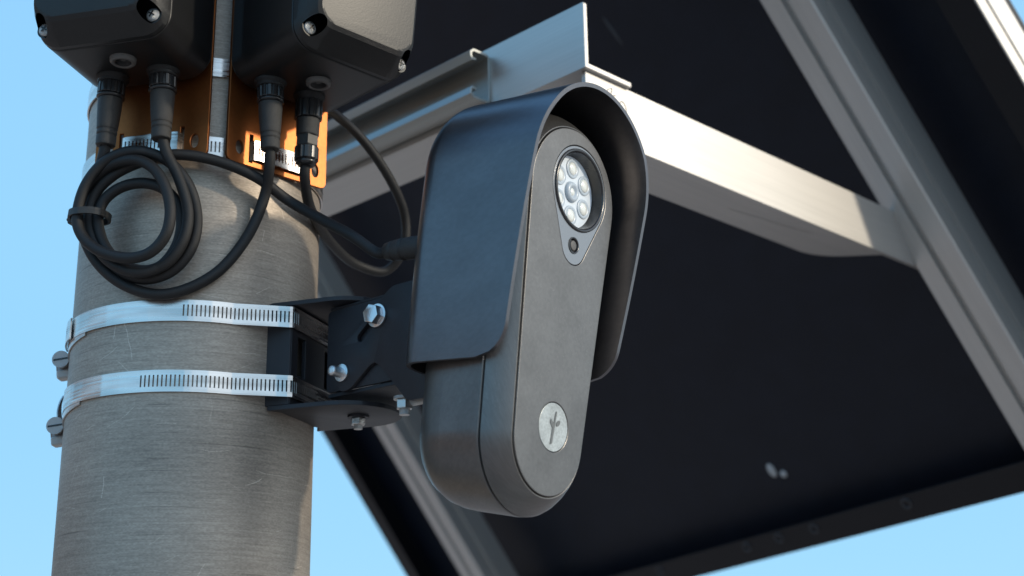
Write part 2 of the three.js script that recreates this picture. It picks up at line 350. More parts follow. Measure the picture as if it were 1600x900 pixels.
// ---------------------------------------------------------------- black equipment boxes
function roundRect(hw, y0, y1, r, n = 8) { // ring of [x, y], counter-clockwise, same count for all sizes
  const l = [], c = [[hw - r, y0 + r, -90], [hw - r, y1 - r, 0], [-hw + r, y1 - r, 90], [-hw + r, y0 + r, 180]];
  for (const [x, y, a] of c) for (let i = 0; i <= n; i++) { const q = rad(a + 90 * i / n); l.push([x + r * Math.cos(q), y + r * Math.sin(q)]); }
  return l;
}
const evaluator = new Evaluator(); evaluator.useGroups = false; evaluator.attributes = ['position', 'normal'];
function loft(rings, capFirst, capLast) { // rings: arrays of Vector3 grouped into smooth runs
  const parts = rings.map(run => grid(run, true));
  if (capFirst) parts.push(cap(rings[0][0])); if (capLast) { const lastRun = rings[rings.length - 1]; parts.push(cap([...lastRun[lastRun.length - 1]].reverse())); }
  return merge(parts);
}
function equipmentBox(az, uc, label, vents, plugs, dz = 0) {
  const t = thing('equipment_box', label, 'box', 'black boxes on the pole');
  const base = PR + .0060;
  setFrame(t, radial(az).multiplyScalar(base).addScaledVector(tangent(az), uc).setY(.113), tangent(az), UP, radial(az));
  const H = .098, ring = (hw, y0, r, w) => roundRect(hw, y0, H - y0, r).map(([x, y]) => V(x, y, w));
  const W1 = .0328;
  mesh('housing', loft([[ring(W1 - .002, .002, .010, .0), ring(W1 - .0004, .0004, .0115, .0015), ring(W1, 0, .012, .003), ring(W1, 0, .012, .0430 + dz), ring(W1 - .0005, .0005, .0115, .0437 + dz)]], true, true), M.boxPlastic, t);
  // cover: chamfered front with four screw pockets
  const cg = loft([[ring(W1 - .0006, .0006, .0114, .0441), ring(W1 - .0001, .0001, .0119, .0446), ring(W1 - .0004, .0004, .0118, .0465)], [ring(W1 - .0004, .0004, .0118, .0465), ring(W1 - .0018, .0035, .0110, .0530), ring(W1 - .0026, .0050, .0105, .0560)], [ring(W1 - .0026, .0050, .0105, .0560), ring(W1 - .0042, .0078, .0095, .0593), ring(W1 - .0058, .0098, .0085, .0603)], [ring(W1 - .0058, .0098, .0085, .0603), ring(W1 - .0066, .0108, .0080, .0604)]], true, true);
  { const a = cg.attributes.position; for (let i = 0; i < a.count; i++) if (a.getZ(i) > .0475) a.setZ(i, a.getZ(i) + (a.getY(i) - .03) * .12 * Math.min(1, (a.getZ(i) - .0475) / .008)); cg.computeVertexNormals(); }
  const solid = g => { g.deleteAttribute('normal'); g.deleteAttribute('uv'); const q = mergeVertices(g, 1e-6); q.computeVertexNormals(); return q; };
  let b = new Brush(solid(cg)); b.updateMatrixWorld();
  const spots = [[-.0268, .0085], [.0268, .0085], [-.0268, H - .0085], [.0268, H - .0085]];
  for (const [x, y] of spots) {
    const k = new Brush(solid(new THREE.CylinderGeometry(.0046, .0042, .04, 28).rotateX(Math.PI / 2).translate(x, y, .0495 + .02))); k.updateMatrixWorld();
    b = evaluator.evaluate(b, k, SUBTRACTION); b.updateMatrixWorld();
  }
  const cgeo = (() => { const q = b.geometry.index ? b.geometry.toNonIndexed() : b.geometry; q.deleteAttribute('normal'); const w = toCreasedNormals(mergeVertices(q, 1e-6), .33), a = w.attributes.position, uv = []; for (let i = 0; i < a.count; i++) uv.push(a.getX(i) + a.getZ(i), a.getY(i) + a.getZ(i) * .5); w.setAttribute('uv', new THREE.Float32BufferAttribute(uv, 2)); return w; })();
  const cover = mesh('cover', cgeo, M.boxPlastic, t); cover.position.z = dz;
  for (const [x, y] of spots) {
    const head = new THREE.LatheGeometry([[0, .0016], [.0015, .0015], [.0025, .0011], [.0031, .0005], [.0032, 0]].map(p => new THREE.Vector2(...p)).reverse(), 24).rotateX(Math.PI / 2);
    let hb = new Brush(head); hb.updateMatrixWorld();
    const s = mesh('screw', merge([head]).translate(x, y, .0496), M.screw, cover);
    const a = rr(0, 1.5);
    mesh('screw_recess', merge([box(.0034, .0007, .0008, 0, 0, 0, .0001).rotateZ(a), box(.0007, .0034, .0008, 0, 0, 0, .0001).rotateZ(a)]).translate(x, y, .0496 + .0014), M.gloss, cover);
  }
  for (const [x, w] of vents) { // breather plug under the box
    const v = mesh('vent_plug', new THREE.LatheGeometry([[0, -.0006], [.0030, -.0006], [.0034, -.0012], [.0040, -.0022], [.0052, -.0024], [.0060, -.0016], [.0062, .0005]].map(p => new THREE.Vector2(...p)), 32).translate(x, 0, w), M.vent, t);
    mesh('vent_core', lathe([[0, -.0004], [.0026, -.0008], [.0034, -.0020], [.0036, -.0021], [.0036, -.0004], [0, -.0003]]).translate(x, 0, w), M.rubber, v);
  }
  for (const [x, w] of plugs) mesh('socket', new THREE.LatheGeometry([[0, -.0035], [.0066, -.0035], [.0068, -.0030], [.0068, -.0014], [.0078, -.0012], [.0078, .0005]].map(p => new THREE.Vector2(...p)), 32).translate(x, 0, w), M.rubber, t);
  return t;
}
const PLW = .079 - (PR + .0060), VNW = .0955 - (PR + .0060);
equipmentBox(-13, .0012, 'black plastic box on the left facing left with two plugged cables', [[.0018, VNW]], [[-.0126, PLW], [.0138, PLW]]);
equipmentBox(45, .0020, 'black plastic box on the right with a sheen on its front', [[-.0007, VNW]], [[-.0171, PLW], [.0061, PLW]], .0075);

// ---------------------------------------------------------------- cables
function knurled(r, h, n, depth) { const s = new THREE.Shape(); const N = n * 6; for (let i = 0; i < N; i++) { const a = i / N * Math.PI * 2, q = (i % 6) < 4 ? r : r - depth; s[i ? 'lineTo' : 'moveTo'](q * Math.cos(a), q * Math.sin(a)); } s.closePath(); return extrude(s, h, .0005, 2).rotateX(Math.PI / 2); } // hangs from y = 0 down to -h
function plug(parent, top, tiltTo) { // cable plug hanging under a box: collar nut, tapered sleeve with rings
  const g = new THREE.Group(), T = new THREE.Matrix4();
  const q = new THREE.Quaternion().setFromUnitVectors(V(0, -1, 0), tiltTo.clone().sub(top).normalize());
  T.compose(top, q, V(1, 1, 1));
  const sl = mesh('plug_sleeve', lathe([[0, -.0105], [.0054, -.0105], [.0057, -.0115], [.0057, -.0140], [.0053, -.0210], [.0049, -.0265], [.0043, -.0268], [.0043, -.0274], [.0048, -.0277], [.0047, -.0292], [.0042, -.0295], [.0042, -.0301], [.0047, -.0304], [.0046, -.0345], [.0040, -.0352], [0, -.0352]]).applyMatrix4(T), M.connector, parent);
  mesh('collar_nut', merge([knurled(.0064, .0062, 14, .0004).translate(0, -.0030, 0), lathe([[0, -.0092], [.0060, -.0092], [.0066, -.0098], [.0066, -.0106], [.0058, -.0114], [0, -.0114]]), lathe([[0, -.0016], [.0066, -.0016], [.0069, -.0021], [.0066, -.0028], [0, -.0028]])]).applyMatrix4(T), M.gloss, sl);
  return sl;
}
const P3 = l => l.map(a => V(...a));
const CR = .00262;
{
  const t = thing('power_cable', 'black cable sagging from the coil up to the left plug of the right box', 'cable', 'black cables on the pole');
  const top = V(-.0289, .113, .0744), down = V(-.0302, .077, .0735);
  const top2 = V(.0452, .113, .0665), down2 = V(.0462, .077, .0655);
  const pts = [down.clone().lerp(top, .1), V(-.0312, .0735, .0722), V(-.0345, .066, .068), V(-.0385, .057, .0635),
    ...P3([[-0.0399,0.0476,0.0592],[-0.0347,0.0317,0.0603],[-0.0234,0.0196,0.0627],[-0.0090,0.0143,0.0658],[0.0033,0.0170,0.0684],[0.0119,0.0266,0.0702],[0.0144,0.0407,0.0707],[0.0105,0.0569,0.0740],[-0.0001,0.0692,0.0758],[-0.0144,0.0738,0.0769],[-0.0288,0.0706,0.0738],[-0.0386,0.0588,0.0717],[-0.0412,0.0416,0.0712],[-0.0367,0.0320,0.0723],[-0.0264,0.0243,0.0747],[-0.0130,0.0206,0.0777],[-0.0036,0.0225,0.0800],[0.0029,0.0294,0.0818],[0.0049,0.0397,0.0825],[0.0016,0.0535,0.0815],[-0.0056,0.0643,0.0796],[-0.0149,0.0691,0.0773],[-0.0290,0.0680,0.0716],[-0.0391,0.0601,0.0667],[-0.0426,0.0478,0.0632],[-0.0361,0.0280,0.0624],[-0.0206,0.0130,0.0635],[-0.0006,0.0068,0.0655],[0.0200,0.0167,0.0605],[0.0344,0.0375,0.0548],[0.0424,0.0593,0.0547]]),
    V(.0455, .0715, .0625), down2.clone().lerp(top2, .1)];
  mesh('jacket', tube(pts, CR, 520, 16), M.rubber, t);
  plug(t, top, down); plug(t, top2, down2);
}
const DEV = { az: 53, tau: 6, rho: 4 };
const dG = V(Math.sin(rad(53)) * Math.cos(rad(6)), -Math.sin(rad(6)), Math.cos(rad(53)) * Math.cos(rad(6)));
const dL0 = V(Math.sin(rad(53)) * Math.sin(rad(6)), Math.cos(rad(6)), Math.cos(rad(53)) * Math.sin(rad(6)));
const dS0 = dL0.clone().cross(dG);
const dL = dL0.clone().multiplyScalar(Math.cos(rad(4))).addScaledVector(dS0, Math.sin(rad(4)));
const dS = dS0.clone().multiplyScalar(Math.cos(rad(4))).addScaledVector(dL0, -Math.sin(rad(4)));
const dT = V(.1874, .0385, .0999).addScaledVector(dS, .0015);
const dev = (s, l, g) => dT.clone().addScaledVector(dS, s).addScaledVector(dL, l).addScaledVector(dG, g);
{
  const t = thing('camera_cable', 'black cable running from the coil across the pole into the back of the camera', 'cable', 'black cables on the pole');
  const top = V(-.0032, .113, .0803), down = V(-.0022, .077, .0800);
  const glandTail = dev(-.030, -.0265, -.080);
  const pts = [down.clone().lerp(top, .1), V(.0005, .0715, .0785), V(.0062, .060, .0765),
    ...P3([[0.0113,0.0421,0.0757],[0.0093,0.0285,0.0753],[0.0022,0.0192,0.0738],[-0.0082,0.0164,0.0716],[-0.0198,0.0207,0.0694],[-0.0289,0.0307,0.0678],[-0.0329,0.0438,0.0673],[-0.0310,0.0529,0.0669],[-0.0236,0.0591,0.0676],[-0.0129,0.0608,0.0690],[-0.0029,0.0574,0.0708],[0.0046,0.0498,0.0721],[0.0077,0.0402,0.0724],[0.0061,0.0273,0.0732],[-0.0003,0.0182,0.0731],[-0.0097,0.0153,0.0723],[-0.0227,0.0200,0.0695],[-0.0329,0.0308,0.0673],[-0.0375,0.0449,0.0664],[-0.0352,0.0569,0.0668],[-0.0269,0.0651,0.0686],[-0.0149,0.0705,0.0705],[-0.0016,0.0748,0.0694],[0.0181,0.0739,0.0652],[0.0387,0.0668,0.0592],[0.0527,0.0585,0.0494]]),
    V(.0690, .0465, .0560), V(.0870, .0325, .0680), glandTail.clone().addScaledVector(dG, -.006), glandTail, glandTail.clone().addScaledVector(dG, .006)];
  mesh('jacket', tube(pts, CR, 520, 16), M.rubber, t);
  plug(t, top, down);
  const q = new THREE.Matrix4().compose(glandTail, new THREE.Quaternion().setFromUnitVectors(UP, dG), V(1, 1, 1));
  mesh('strain_relief', lathe([[0, .026], [.0052, .026], [.0052, .012], [.0046, .0114], [.0046, .0104], [.0052, .010], [.0048, .0055], [.0043, .0052], [.0043, .0042], [.0047, .0040], [.0041, 0], [0, 0]]).applyMatrix4(q), M.connector, t);
}
{
  const t = thing('panel_cable', 'black cable hanging from the rightmost plug and looping up behind to the strut', 'cable', 'black cables on the pole');
  const top = V(.0616, .113, .0501);
  const pts = P3([[.0608, .080, .0500], [0.0600,0.0722,0.0470],[0.0603,0.0629,0.0345],[0.0652,0.0575,-0.0072],[0.0767,0.0545,-0.0394],[0.0908,0.0545,-0.0500],[0.1005,0.0655,-0.0472],[0.1018,0.0829,-0.0424],[0.0956,0.0978,-0.0272],[0.0817,0.1157,-0.0111],[0.0681,0.1284,-0.0071],[0.0572,0.1385,-0.0144], [.05, .16, -.03]]);
  mesh('jacket', tube(pts, CR, 260, 16), M.rubber, t);
  const tilt = new THREE.Matrix4().compose(top, new THREE.Quaternion().setFromUnitVectors(V(0, -1, 0), V(-.02, -1, -.01).normalize()), V(1, 1, 1));
  const b = mesh('plug_body', merge([lathe([[0, -.0125], [.0056, -.0125], [.0058, -.0132], [.0056, -.0210], [.0050, -.0218], [0, -.0218]]), hexHead(.0058, .0065).rotateX(Math.PI / 2).translate(0, -.0212, 0)]).applyMatrix4(tilt), M.connector, t);
  mesh('collar_nut', merge([knurled(.0068, .0105, 12, .0005).translate(0, -.0020, 0)]).applyMatrix4(tilt), M.gloss, b);
  mesh('gland_nut', merge([knurled(.0060, .0068, 10, .0005).translate(0, -.0275, 0), lathe([[0, -.0335], [.0056, -.0338], [.0048, -.0362], [.0034, -.0372], [0, -.0372]])]).applyMatrix4(tilt), M.gloss, b);
}
{ // zip tie round the strands at the left of the coil
  const t = thing('zip_tie', 'black cable tie cinching the left side of the cable coil', 'cable tie');
  const c = V(-.0372, .0455, .0662), ax = V(.10, 1, .04).normalize(), e1 = V(.97, -.02, .22).normalize(), e2 = e1.clone().cross(ax).normalize();
  const path = []; for (let i = 0; i <= 48; i++) { const a = i / 48 * Math.PI * 2; const ca = Math.cos(a), sa = Math.sin(a); const rx = .0082 * Math.sign(ca) * Math.pow(Math.abs(ca), .8), rz = .0086 * Math.sign(sa) * Math.pow(Math.abs(sa), .8); path.push(c.clone().addScaledVector(e1, rx).addScaledVector(e2, rz)); }
  const out = path.map(p => p.clone().add(p.clone().sub(c).setLength(.0010)));
  const h = ax.clone().multiplyScalar(.0016);
  const rows = [path.map(p => p.clone().sub(h)), out.map(p => p.clone().sub(h)), out.map(p => p.clone().add(h)), path.map(p => p.clone().add(h)), path.map(p => p.clone().sub(h))];
  mesh('strap', toCreasedNormals(grid(rows), .7), M.connector, t);
  const head = box(.0046, .0052, .0044, 0, 0, 0, .0008);
  head.applyMatrix4(new THREE.Matrix4().makeBasis(e1, ax, e2).setPosition(c.clone().addScaledVector(e1, -.0092).addScaledVector(e2, -.002)));
  mesh('tie_head', head, M.connector, t);
  const tail = tube([c.clone().addScaledVector(e1, -.0095), c.clone().addScaledVector(e1, -.0122).addScaledVector(e2, -.002)], .0011, 6, 8);
  mesh('tie_tail', tail, M.connector, t);
}

// ---------------------------------------------------------------- black bracket
const Gh = radial(53), Sh = UP.clone().cross(Gh);
const PIV = BN.clone().multiplyScalar(.0905);
{
  const t = thing('mounting_bracket', 'black steel swivel bracket joining the pole clamps to the camera', 'bracket');
  const toB = g => g.applyMatrix4(new THREE.Matrix4().makeBasis(BU, UP, BN)); // x = u, y = up, z = n
  // saddle: web with a window, two lips bent back to the tube
  const s = polyShape([[-.0250, -.0415], [.0250, -.0415], [.0250, .0085], [-.0250, .0085]], .001);
  for (const x of [-.0145, .0145]) { const h = new THREE.Path(); h.moveTo(x - .004, -.026); h.lineTo(x - .004, -.007); h.lineTo(x + .004, -.007); h.lineTo(x + .004, -.026); h.closePath(); s.holes.push(h); }
  const saddle = mesh('saddle', toB(merge([extrude(s, .0022, .0003).translate(0, 0, .0648), box(.0022, .050, .0150, -.0247, -.0165, .0592, .0006), box(.0022, .050, .0150, .0247, -.0165, .0592, .0006)])), M.powder, t);
  // tongues (top and bottom) with a rounded end
  const tg = new THREE.Shape(); tg.moveTo(-.0262, .0560); tg.lineTo(-.0262, .086); tg.absellipse(0, .086, .0262, .0245, Math.PI, 0, true); tg.lineTo(.0262, .0560); tg.lineTo(.0200, .0600); tg.lineTo(-.0200, .0600); tg.closePath();
  const tongue = y => toB(extrude(tg, .0022, .0003, 2, 40).rotateX(-Math.PI / 2).scale(1, 1, -1).translate(0, y, 0));
  const fixWinding = g => { const q = g.index ? g.toNonIndexed() : g; const a = q.attributes.position.array; for (let i = 0; i < a.length; i += 9) for (let k = 0; k < 3; k++) { const x = a[i + 3 + k]; a[i + 3 + k] = a[i + 6 + k]; a[i + 6 + k] = x; } return toCreasedNormals(q, .5); };
  mesh('tongue', fixWinding(tongue(.0065)), M.powder, t);
  const low = mesh('tongue', fixWinding(tongue(-.0437)), M.powder, t);
  // swivel: two cheeks and a floor, turned towards the camera
  const toS = (g, off = 0) => { g.scale(1, 1, -1); return flip(g).applyMatrix4(new THREE.Matrix4().makeBasis(Gh, UP, Sh.clone().negate()).setPosition(PIV.clone().addScaledVector(Sh, off))); };
  const ck = polyShape([[-.0022, -.0360], [.0400, -.0360], [.0400, .0044], [-.0022, .0038]], .003);
  mesh('swivel_cheek', toS(extrude(ck, .0020, .0003), -.0196), M.powder, t);
  mesh('swivel_cheek', toS(extrude(ck, .0020, .0003), .0176), M.powder, t);
  mesh('swivel_floor', toS(box(.042, .0020, .037, .0190, -.0372, 0, .0004)), M.powder, t);
  mesh('swivel_roof', toS(box(.042, .0012, .037, .0190, .0052, 0, .0004)), M.powder, t);
  // the arm plate with a slot, and its twin on the far side
  const kp = polyShape([[.0046, -.0176], [.0030, -.0276], [.0051, -.0345], [.0105, -.0378], [.0152, -.0370], [.0277, -.0277], [.0306, -.0268], [.0334, -.0286], [.0437, -.0401], [.0503, -.0479], [.0640, -.0479], [.0640, .0078], [.0454, .0078], [.0409, .0076], [.0363, .0046], [.0318, .0011]], .0035);
  const sl = new THREE.Path(); { const a = [.0217, -.0135], b = [.0345, -.0030], d = Math.atan2(b[1] - a[1], b[0] - a[0]), r = .0021; sl.moveTo(a[0] + r * Math.cos(d + Math.PI / 2), a[1] + r * Math.sin(d + Math.PI / 2)); sl.absarc(a[0], a[1], r, d + Math.PI / 2, d + Math.PI * 1.5, false); sl.absarc(b[0], b[1], r, d - Math.PI / 2, d + Math.PI / 2, false); sl.closePath(); }
  kp.holes.push(sl);
  mesh('arm_plate', toS(extrude(kp, .0022, .0004), -.0222), M.powder, t);
  const kp2 = polyShape([[.0046, -.0176], [.0051, -.0345], [.0152, -.0370], [.0306, -.0268], [.0503, -.0479], [.0640, -.0479], [.0640, .0078], [.0409, .0076]], .0035);
  mesh('arm_plate', toS(extrude(kp2, .0022, .0004), .0200), M.powder, t);
  mesh('back_plate', toS(box(.0022, .056, .0400, .0640, -.0200, 0, .0006)), M.powder, t);
  // bolts: each head with its washer
  const bolt = (x, y, z, r, h, wr, mat, pre, post) => {
    const b = mesh('bolt', pre(hexHead(r, h)), mat, t); mesh('washer', post(extrude((() => { const q = new THREE.Shape(); q.absarc(0, 0, wr, 0, Math.PI * 2); return q; })(), .0012, .0003, 2, 32)), M.bolt, b); return b;
  };
  const face = (x, y, r, h, wr) => bolt(x, y, 0, r, h, wr, M.bolt, g => toS(g.rotateY(Math.PI).translate(x, y, -.0012), -.0222), g => toS(g.rotateY(Math.PI).translate(x, y, 0), -.0222));
  face(.0323, -.0052, .0048, .0042, .0056);
  { // lower: domed nut on a stud
    const b = mesh('bolt', toS(merge([cyl(.0024, .0024, .006, 20).rotateX(Math.PI / 2).translate(.0106, -.0287, -.0040), new THREE.SphereGeometry(.0024, 16, 8).scale(1, 1, .5).translate(.0106, -.0287, -.0070)]), -.0222), M.bolt, t);
    mesh('washer', toS(extrude((() => { const q = new THREE.Shape(); q.absarc(0, 0, .0042, 0, Math.PI * 2); return q; })(), .0012, .0003).rotateY(Math.PI).translate(.0106, -.0287, 0), -.0222), M.bolt, b);
  }
  { // pivot bolt under the lower tongue
    const c = PIV.clone().setY(-.0437);
    const b = mesh('bolt', merge([hexHead(.0036, .0034).rotateX(Math.PI / 2).translate(0, -.0012, 0), cyl(.0021, .0021, .0030, 18).translate(0, -.0050, 0)]).translate(c.x, c.y, c.z), M.screw, t);
    mesh('washer', cyl(.0052, .0052, .0011, 32).translate(c.x, c.y - .0006, c.z), M.powder, b);
  }
  { // nut on the tilt bolt, low beside the camera
    const b = mesh('bolt', toS(merge([hexHead(.0040, .0042).rotateX(Math.PI / 2).translate(.0440, -.0455, 0), cyl(.0024, .0024, .0030, 20).translate(.0440, -.0508, 0)]), -.0165), M.screw, t);
    mesh('washer', toS(cyl(.0050, .0050, .0012, 28).translate(.0440, -.0447, 0), -.0165), M.screw, b);
    mesh('tie_rod', toS(cyl(.0020, .0020, .020, 18).rotateZ(Math.PI / 2).translate(.0560, -.0465, 0), -.0150), M.screw, t);
  }
}

// ---------------------------------------------------------------- the camera
function hullRing(R1, c1, R2, c2, off, g, N = 96) { // ring round two circles stacked on the long axis
  const d = c1 - c2, k = Math.asin((R2 - R1) / d), l = []; // tangent normals at angle k from the s axis
  for (let i = 0; i <= N / 2; i++) { const a = k + (Math.PI - 2 * k) * i / (N / 2); l.push([(R1 + off) * Math.cos(a), c1 + (R1 + off) * Math.sin(a)]); }
  for (let i = 0; i <= N / 2; i++) { const a = Math.PI - k + (Math.PI + 2 * k) * i / (N / 2); l.push([(R2 + off) * Math.cos(a), c2 + (R2 + off) * Math.sin(a)]); }
  return l.map(([s, y]) => V(s, y, g));
}
const FR = [.0315, 0, .0247, -.1095];
const ringAt = (off, g) => hullRing(...FR, off, g);
{
  const t = thing('security_camera', 'black camera with a grey oval face and a curved hood, mounted beside the pole', 'camera');
  setFrame(t, dT, dS, dL, dG); // x = across, y = long axis, z = out of the face
  const run = l => l.map(([o, g]) => ringAt(o, g));
  const front = mesh('front_housing', loft([run([[-.0004, -.0009], [-.0001, -.0003], [.0004, -.0004]]), run([[.0004, -.0004], [.0026, -.0024], [.0050, -.0052], [.0070, -.0082], [.0080, -.0106]]), run([[.0080, -.0106], [.0078, -.0111], [.0060, -.0112]])], false, true), M.shell, t);
  mesh('rear_housing', loft([run([[.0060, -.0117], [.0077, -.0118], [.0081, -.0123]]), run([[.0081, -.0123], [.0080, -.0150], [.0058, -.0350]]), run([[.0058, -.0350], [.0050, -.0400], [.0034, -.0450], [.0004, -.0500], [-.0045, -.0538], [-.0120, -.0555]])], true, true), M.shell, t);
  // face plate with openings for the window and the badge
  const LC = [.0040, .0045], LR = .0192, TC = [.0034, -.0218], TR = .0088, BC = [.0022, -.1040], BR = .0104;
  const fsh = new THREE.Shape(ringAt(-.0006, 0).map(p => new THREE.Vector2(p.x, p.y)));
  // teardrop outline round the window and the small lens below it
  const drop = (e, N = 64) => { const d = Math.hypot(LC[0] - TC[0], LC[1] - TC[1]), ang = Math.atan2(LC[1] - TC[1], LC[0] - TC[0]) - Math.PI / 2, r1 = LR + .0012, k = Math.asin((TR - r1) / d), l = []; for (let i = 0; i <= N; i++) { const a = k + (Math.PI - 2 * k) * i / N + ang; l.push(new THREE.Vector2(LC[0] + (r1 + e) * Math.cos(a), LC[1] + (r1 + e) * Math.sin(a))); } for (let i = 0; i <= N / 2; i++) { const a = Math.PI - k + (Math.PI + 2 * k) * i / (N / 2) + ang; l.push(new THREE.Vector2(TC[0] + (TR + e) * Math.cos(a), TC[1] + (TR + e) * Math.sin(a))); } return l; };
  fsh.holes.push(new THREE.Path(drop(.00015).reverse()), circlePath(BC[0], BC[1], BR + .00025));
  mesh('face_plate', extrude(fsh, .0014, .0003, 2).translate(0, 0, -.0010), M.shell, t, 'grey oval face of the camera');
  // window panel: smooth teardrop with a deep round well
  const psh = new THREE.Shape(drop(-.00015)); psh.holes.push(circlePath(LC[0], LC[1], LR - .0016), circlePath(TC[0], TC[1], .0036));
  const panel = mesh('window_panel', extrude(psh, .0010, .0002, 2).translate(0, 0, -.0007), M.dropPanel, t);
  mesh('bezel_ring', lathe([[LR - .0018, .0000], [LR - .0016, .0009], [LR - .0008, .0012], [LR - .0002, .0008], [LR - .0001, .0002]], 72).rotateX(Math.PI / 2).translate(LC[0], LC[1], 0), M.wellWall, panel);
  // the housing is solid; the well stands in front of the core as a cup
  mesh('well_wall', lathe([[LR - .0018, .0004], [LR - .0020, -.0030], [LR - .0028, -.0048]], 72).rotateX(Math.PI / 2).translate(LC[0], LC[1], 0), M.wellWall, panel);
  const plateZ = -.0046;
  const lp = mesh('lamp_plate', new THREE.CircleGeometry(LR - .0027, 64).translate(LC[0], LC[1], plateZ), M.ledPlate, panel);
  const ledAt = (x, y, r, k) => {
    const rim = mesh('lamp_rim', lathe([[r * .62, .0001], [r * .72, .0005], [r * .95, .0006], [r, .0001]], 32).rotateX(Math.PI / 2).translate(x, y, plateZ), M.ledRim, t);
    mesh('lamp_bulb', new THREE.SphereGeometry(r * .66, 24, 10, 0, Math.PI * 2, 0, Math.PI / 2).rotateX(Math.PI / 2).scale(1, 1, .35).translate(x, y, plateZ + .0002), M.led, rim);
  };
  for (let i = 0; i < 6; i++) { const a = rad(95 + 60 * i); ledAt(LC[0] + .0110 * Math.cos(a), LC[1] + .0110 * Math.sin(a), .0046, i); }
  const cl = mesh('lens_barrel', lathe([[.0016, .0006], [.0026, .0016], [.0038, .0018], [.0046, .0010], [.0049, .0002]], 40).rotateX(Math.PI / 2).translate(LC[0], LC[1], plateZ), M.ledRim, t);
  mesh('lens', new THREE.SphereGeometry(.0019, 24, 10, 0, Math.PI * 2, 0, Math.PI / 2).rotateX(Math.PI / 2).scale(1, 1, .5).translate(LC[0], LC[1], plateZ + .0004), M.led, cl);
  // small sensor under the window
  const sn = mesh('light_sensor', merge([lathe([[.0028, -.0012], [.0030, .0002], [.0034, .0005], [.0038, .0004]], 36).rotateX(Math.PI / 2).translate(TC[0], TC[1], .0002), new THREE.CircleGeometry(.0037, 32).translate(TC[0], TC[1], -.0006)]), M.wellWall, t);
  mesh('sensor_button', lathe([[0, .0005], [.0019, .0005], [.0023, .0002], [.0024, -.0008]], 28).rotateX(Math.PI / 2).translate(TC[0], TC[1], 0), M.vent, sn);
  // badge with a branch emblem
  const bd = mesh('badge', extrude((() => { const q = new THREE.Shape(); q.absarc(BC[0], BC[1], BR, 0, Math.PI * 2); return q; })(), .0010, .0002, 2, 48).translate(0, 0, -.0007), M.badge, t, 'pale round badge with a dark branch emblem');
  const P = pts => extrude(polyShape(pts.map(([x, y]) => [BC[0] + x * .001, BC[1] + y * .001]), .0003), .0002).translate(0, 0, .00035);
  const leaf = new THREE.Shape(); leaf.absellipse(BC[0] + .0029, BC[1] + .0022, .0010, .0017, 0, Math.PI * 2, false, -.75);
  mesh('branch_emblem', merge([P([[-1.5, -7.6], [-.1, -7.2], [.6, -.4], [1.4, 6.9], [.5, 7.0], [-.3, 1.6], [-2.5, 3.3], [-3.0, 1.9], [-.9, -.6]]), extrude(leaf, .0002).translate(0, 0, .00035)]), M.emblem, bd);
  // hood
  const hw = .0441, lc = .0055, l0 = -.0835, l0R = -.0745, th = .0020, N = 72;
  const outline = inset => { const pts = []; const nl = 26; for (let i = 0; i <= nl; i++) { const k = i / nl; pts.push([-hw + inset, l0 + (lc - l0) * (k < .25 ? k * .6 : .15 + (k - .25) * .85 / .75)]); } for (let i = 1; i < N; i++) { const a = Math.PI - Math.PI * i / N; pts.push([(hw - inset) * Math.cos(a), lc + (hw - inset) * Math.sin(a)]); } for (let i = nl; i >= 0; i--) { const k = i / nl; pts.push([hw - inset, l0R + (lc - l0R) * (k < .25 ? k * .6 : .15 + (k - .25) * .85 / .75)]); } return pts; };
  const rim = (l, right) => { let g = .0098 + .100 * Math.min(l, .03); const r = .0135, dl = l - (right ? l0R : l0); if (dl < r) g += -r + Math.sqrt(Math.max(0, r * r - (r - dl) * (r - dl))); return g; };
  const gB = -.0445, rc = .0125;
  const bow = l => l > lc ? 0 : .5 * 1.1 * (lc - l) * (lc - l);
  const surf = add => { const rows = []; for (let j = 0; j <= 12; j++) { const o = outline(add); rows.push(o.map(([s, l]) => { const g0 = rim(l, s > 0); return V(s - Math.sign(s) * bow(l), l, g0 + (gB - g0) * j / 12); })); } const r2 = rc - add; for (let j = 1; j <= 9; j++) { const a = j / 9 * Math.PI / 2; const o = outline(add + r2 * (1 - Math.cos(a))); rows.push(o.map(([s, l]) => V(s - Math.sign(s) * bow(l), l, gB - r2 * Math.sin(a)))); } const o = outline(.026); rows.push(o.map(([s, l]) => V(s, l, gB - r2))); return rows; };
  const so = surf(0), si = surf(th), nr = so.length, nc = so[0].length;
  const gi = grid(si), go = grid([...so].map(r => [...r].reverse()));
  const bevelIn = (a, b, k) => a.map((p, i) => p.clone().lerp(b[i], k));
  const edge = (f) => grid([so.map(f), si.map(f)]);
  const hood = merge([go, gi, grid([so[0], si[0]]), grid([[...si[nr - 1]], [...so[nr - 1]]]), edge(r => r[0]), edge(r => r[nc - 1])]);
  mesh('hood', hood, M.visor, t, 'curved black hood over the camera');
  
}

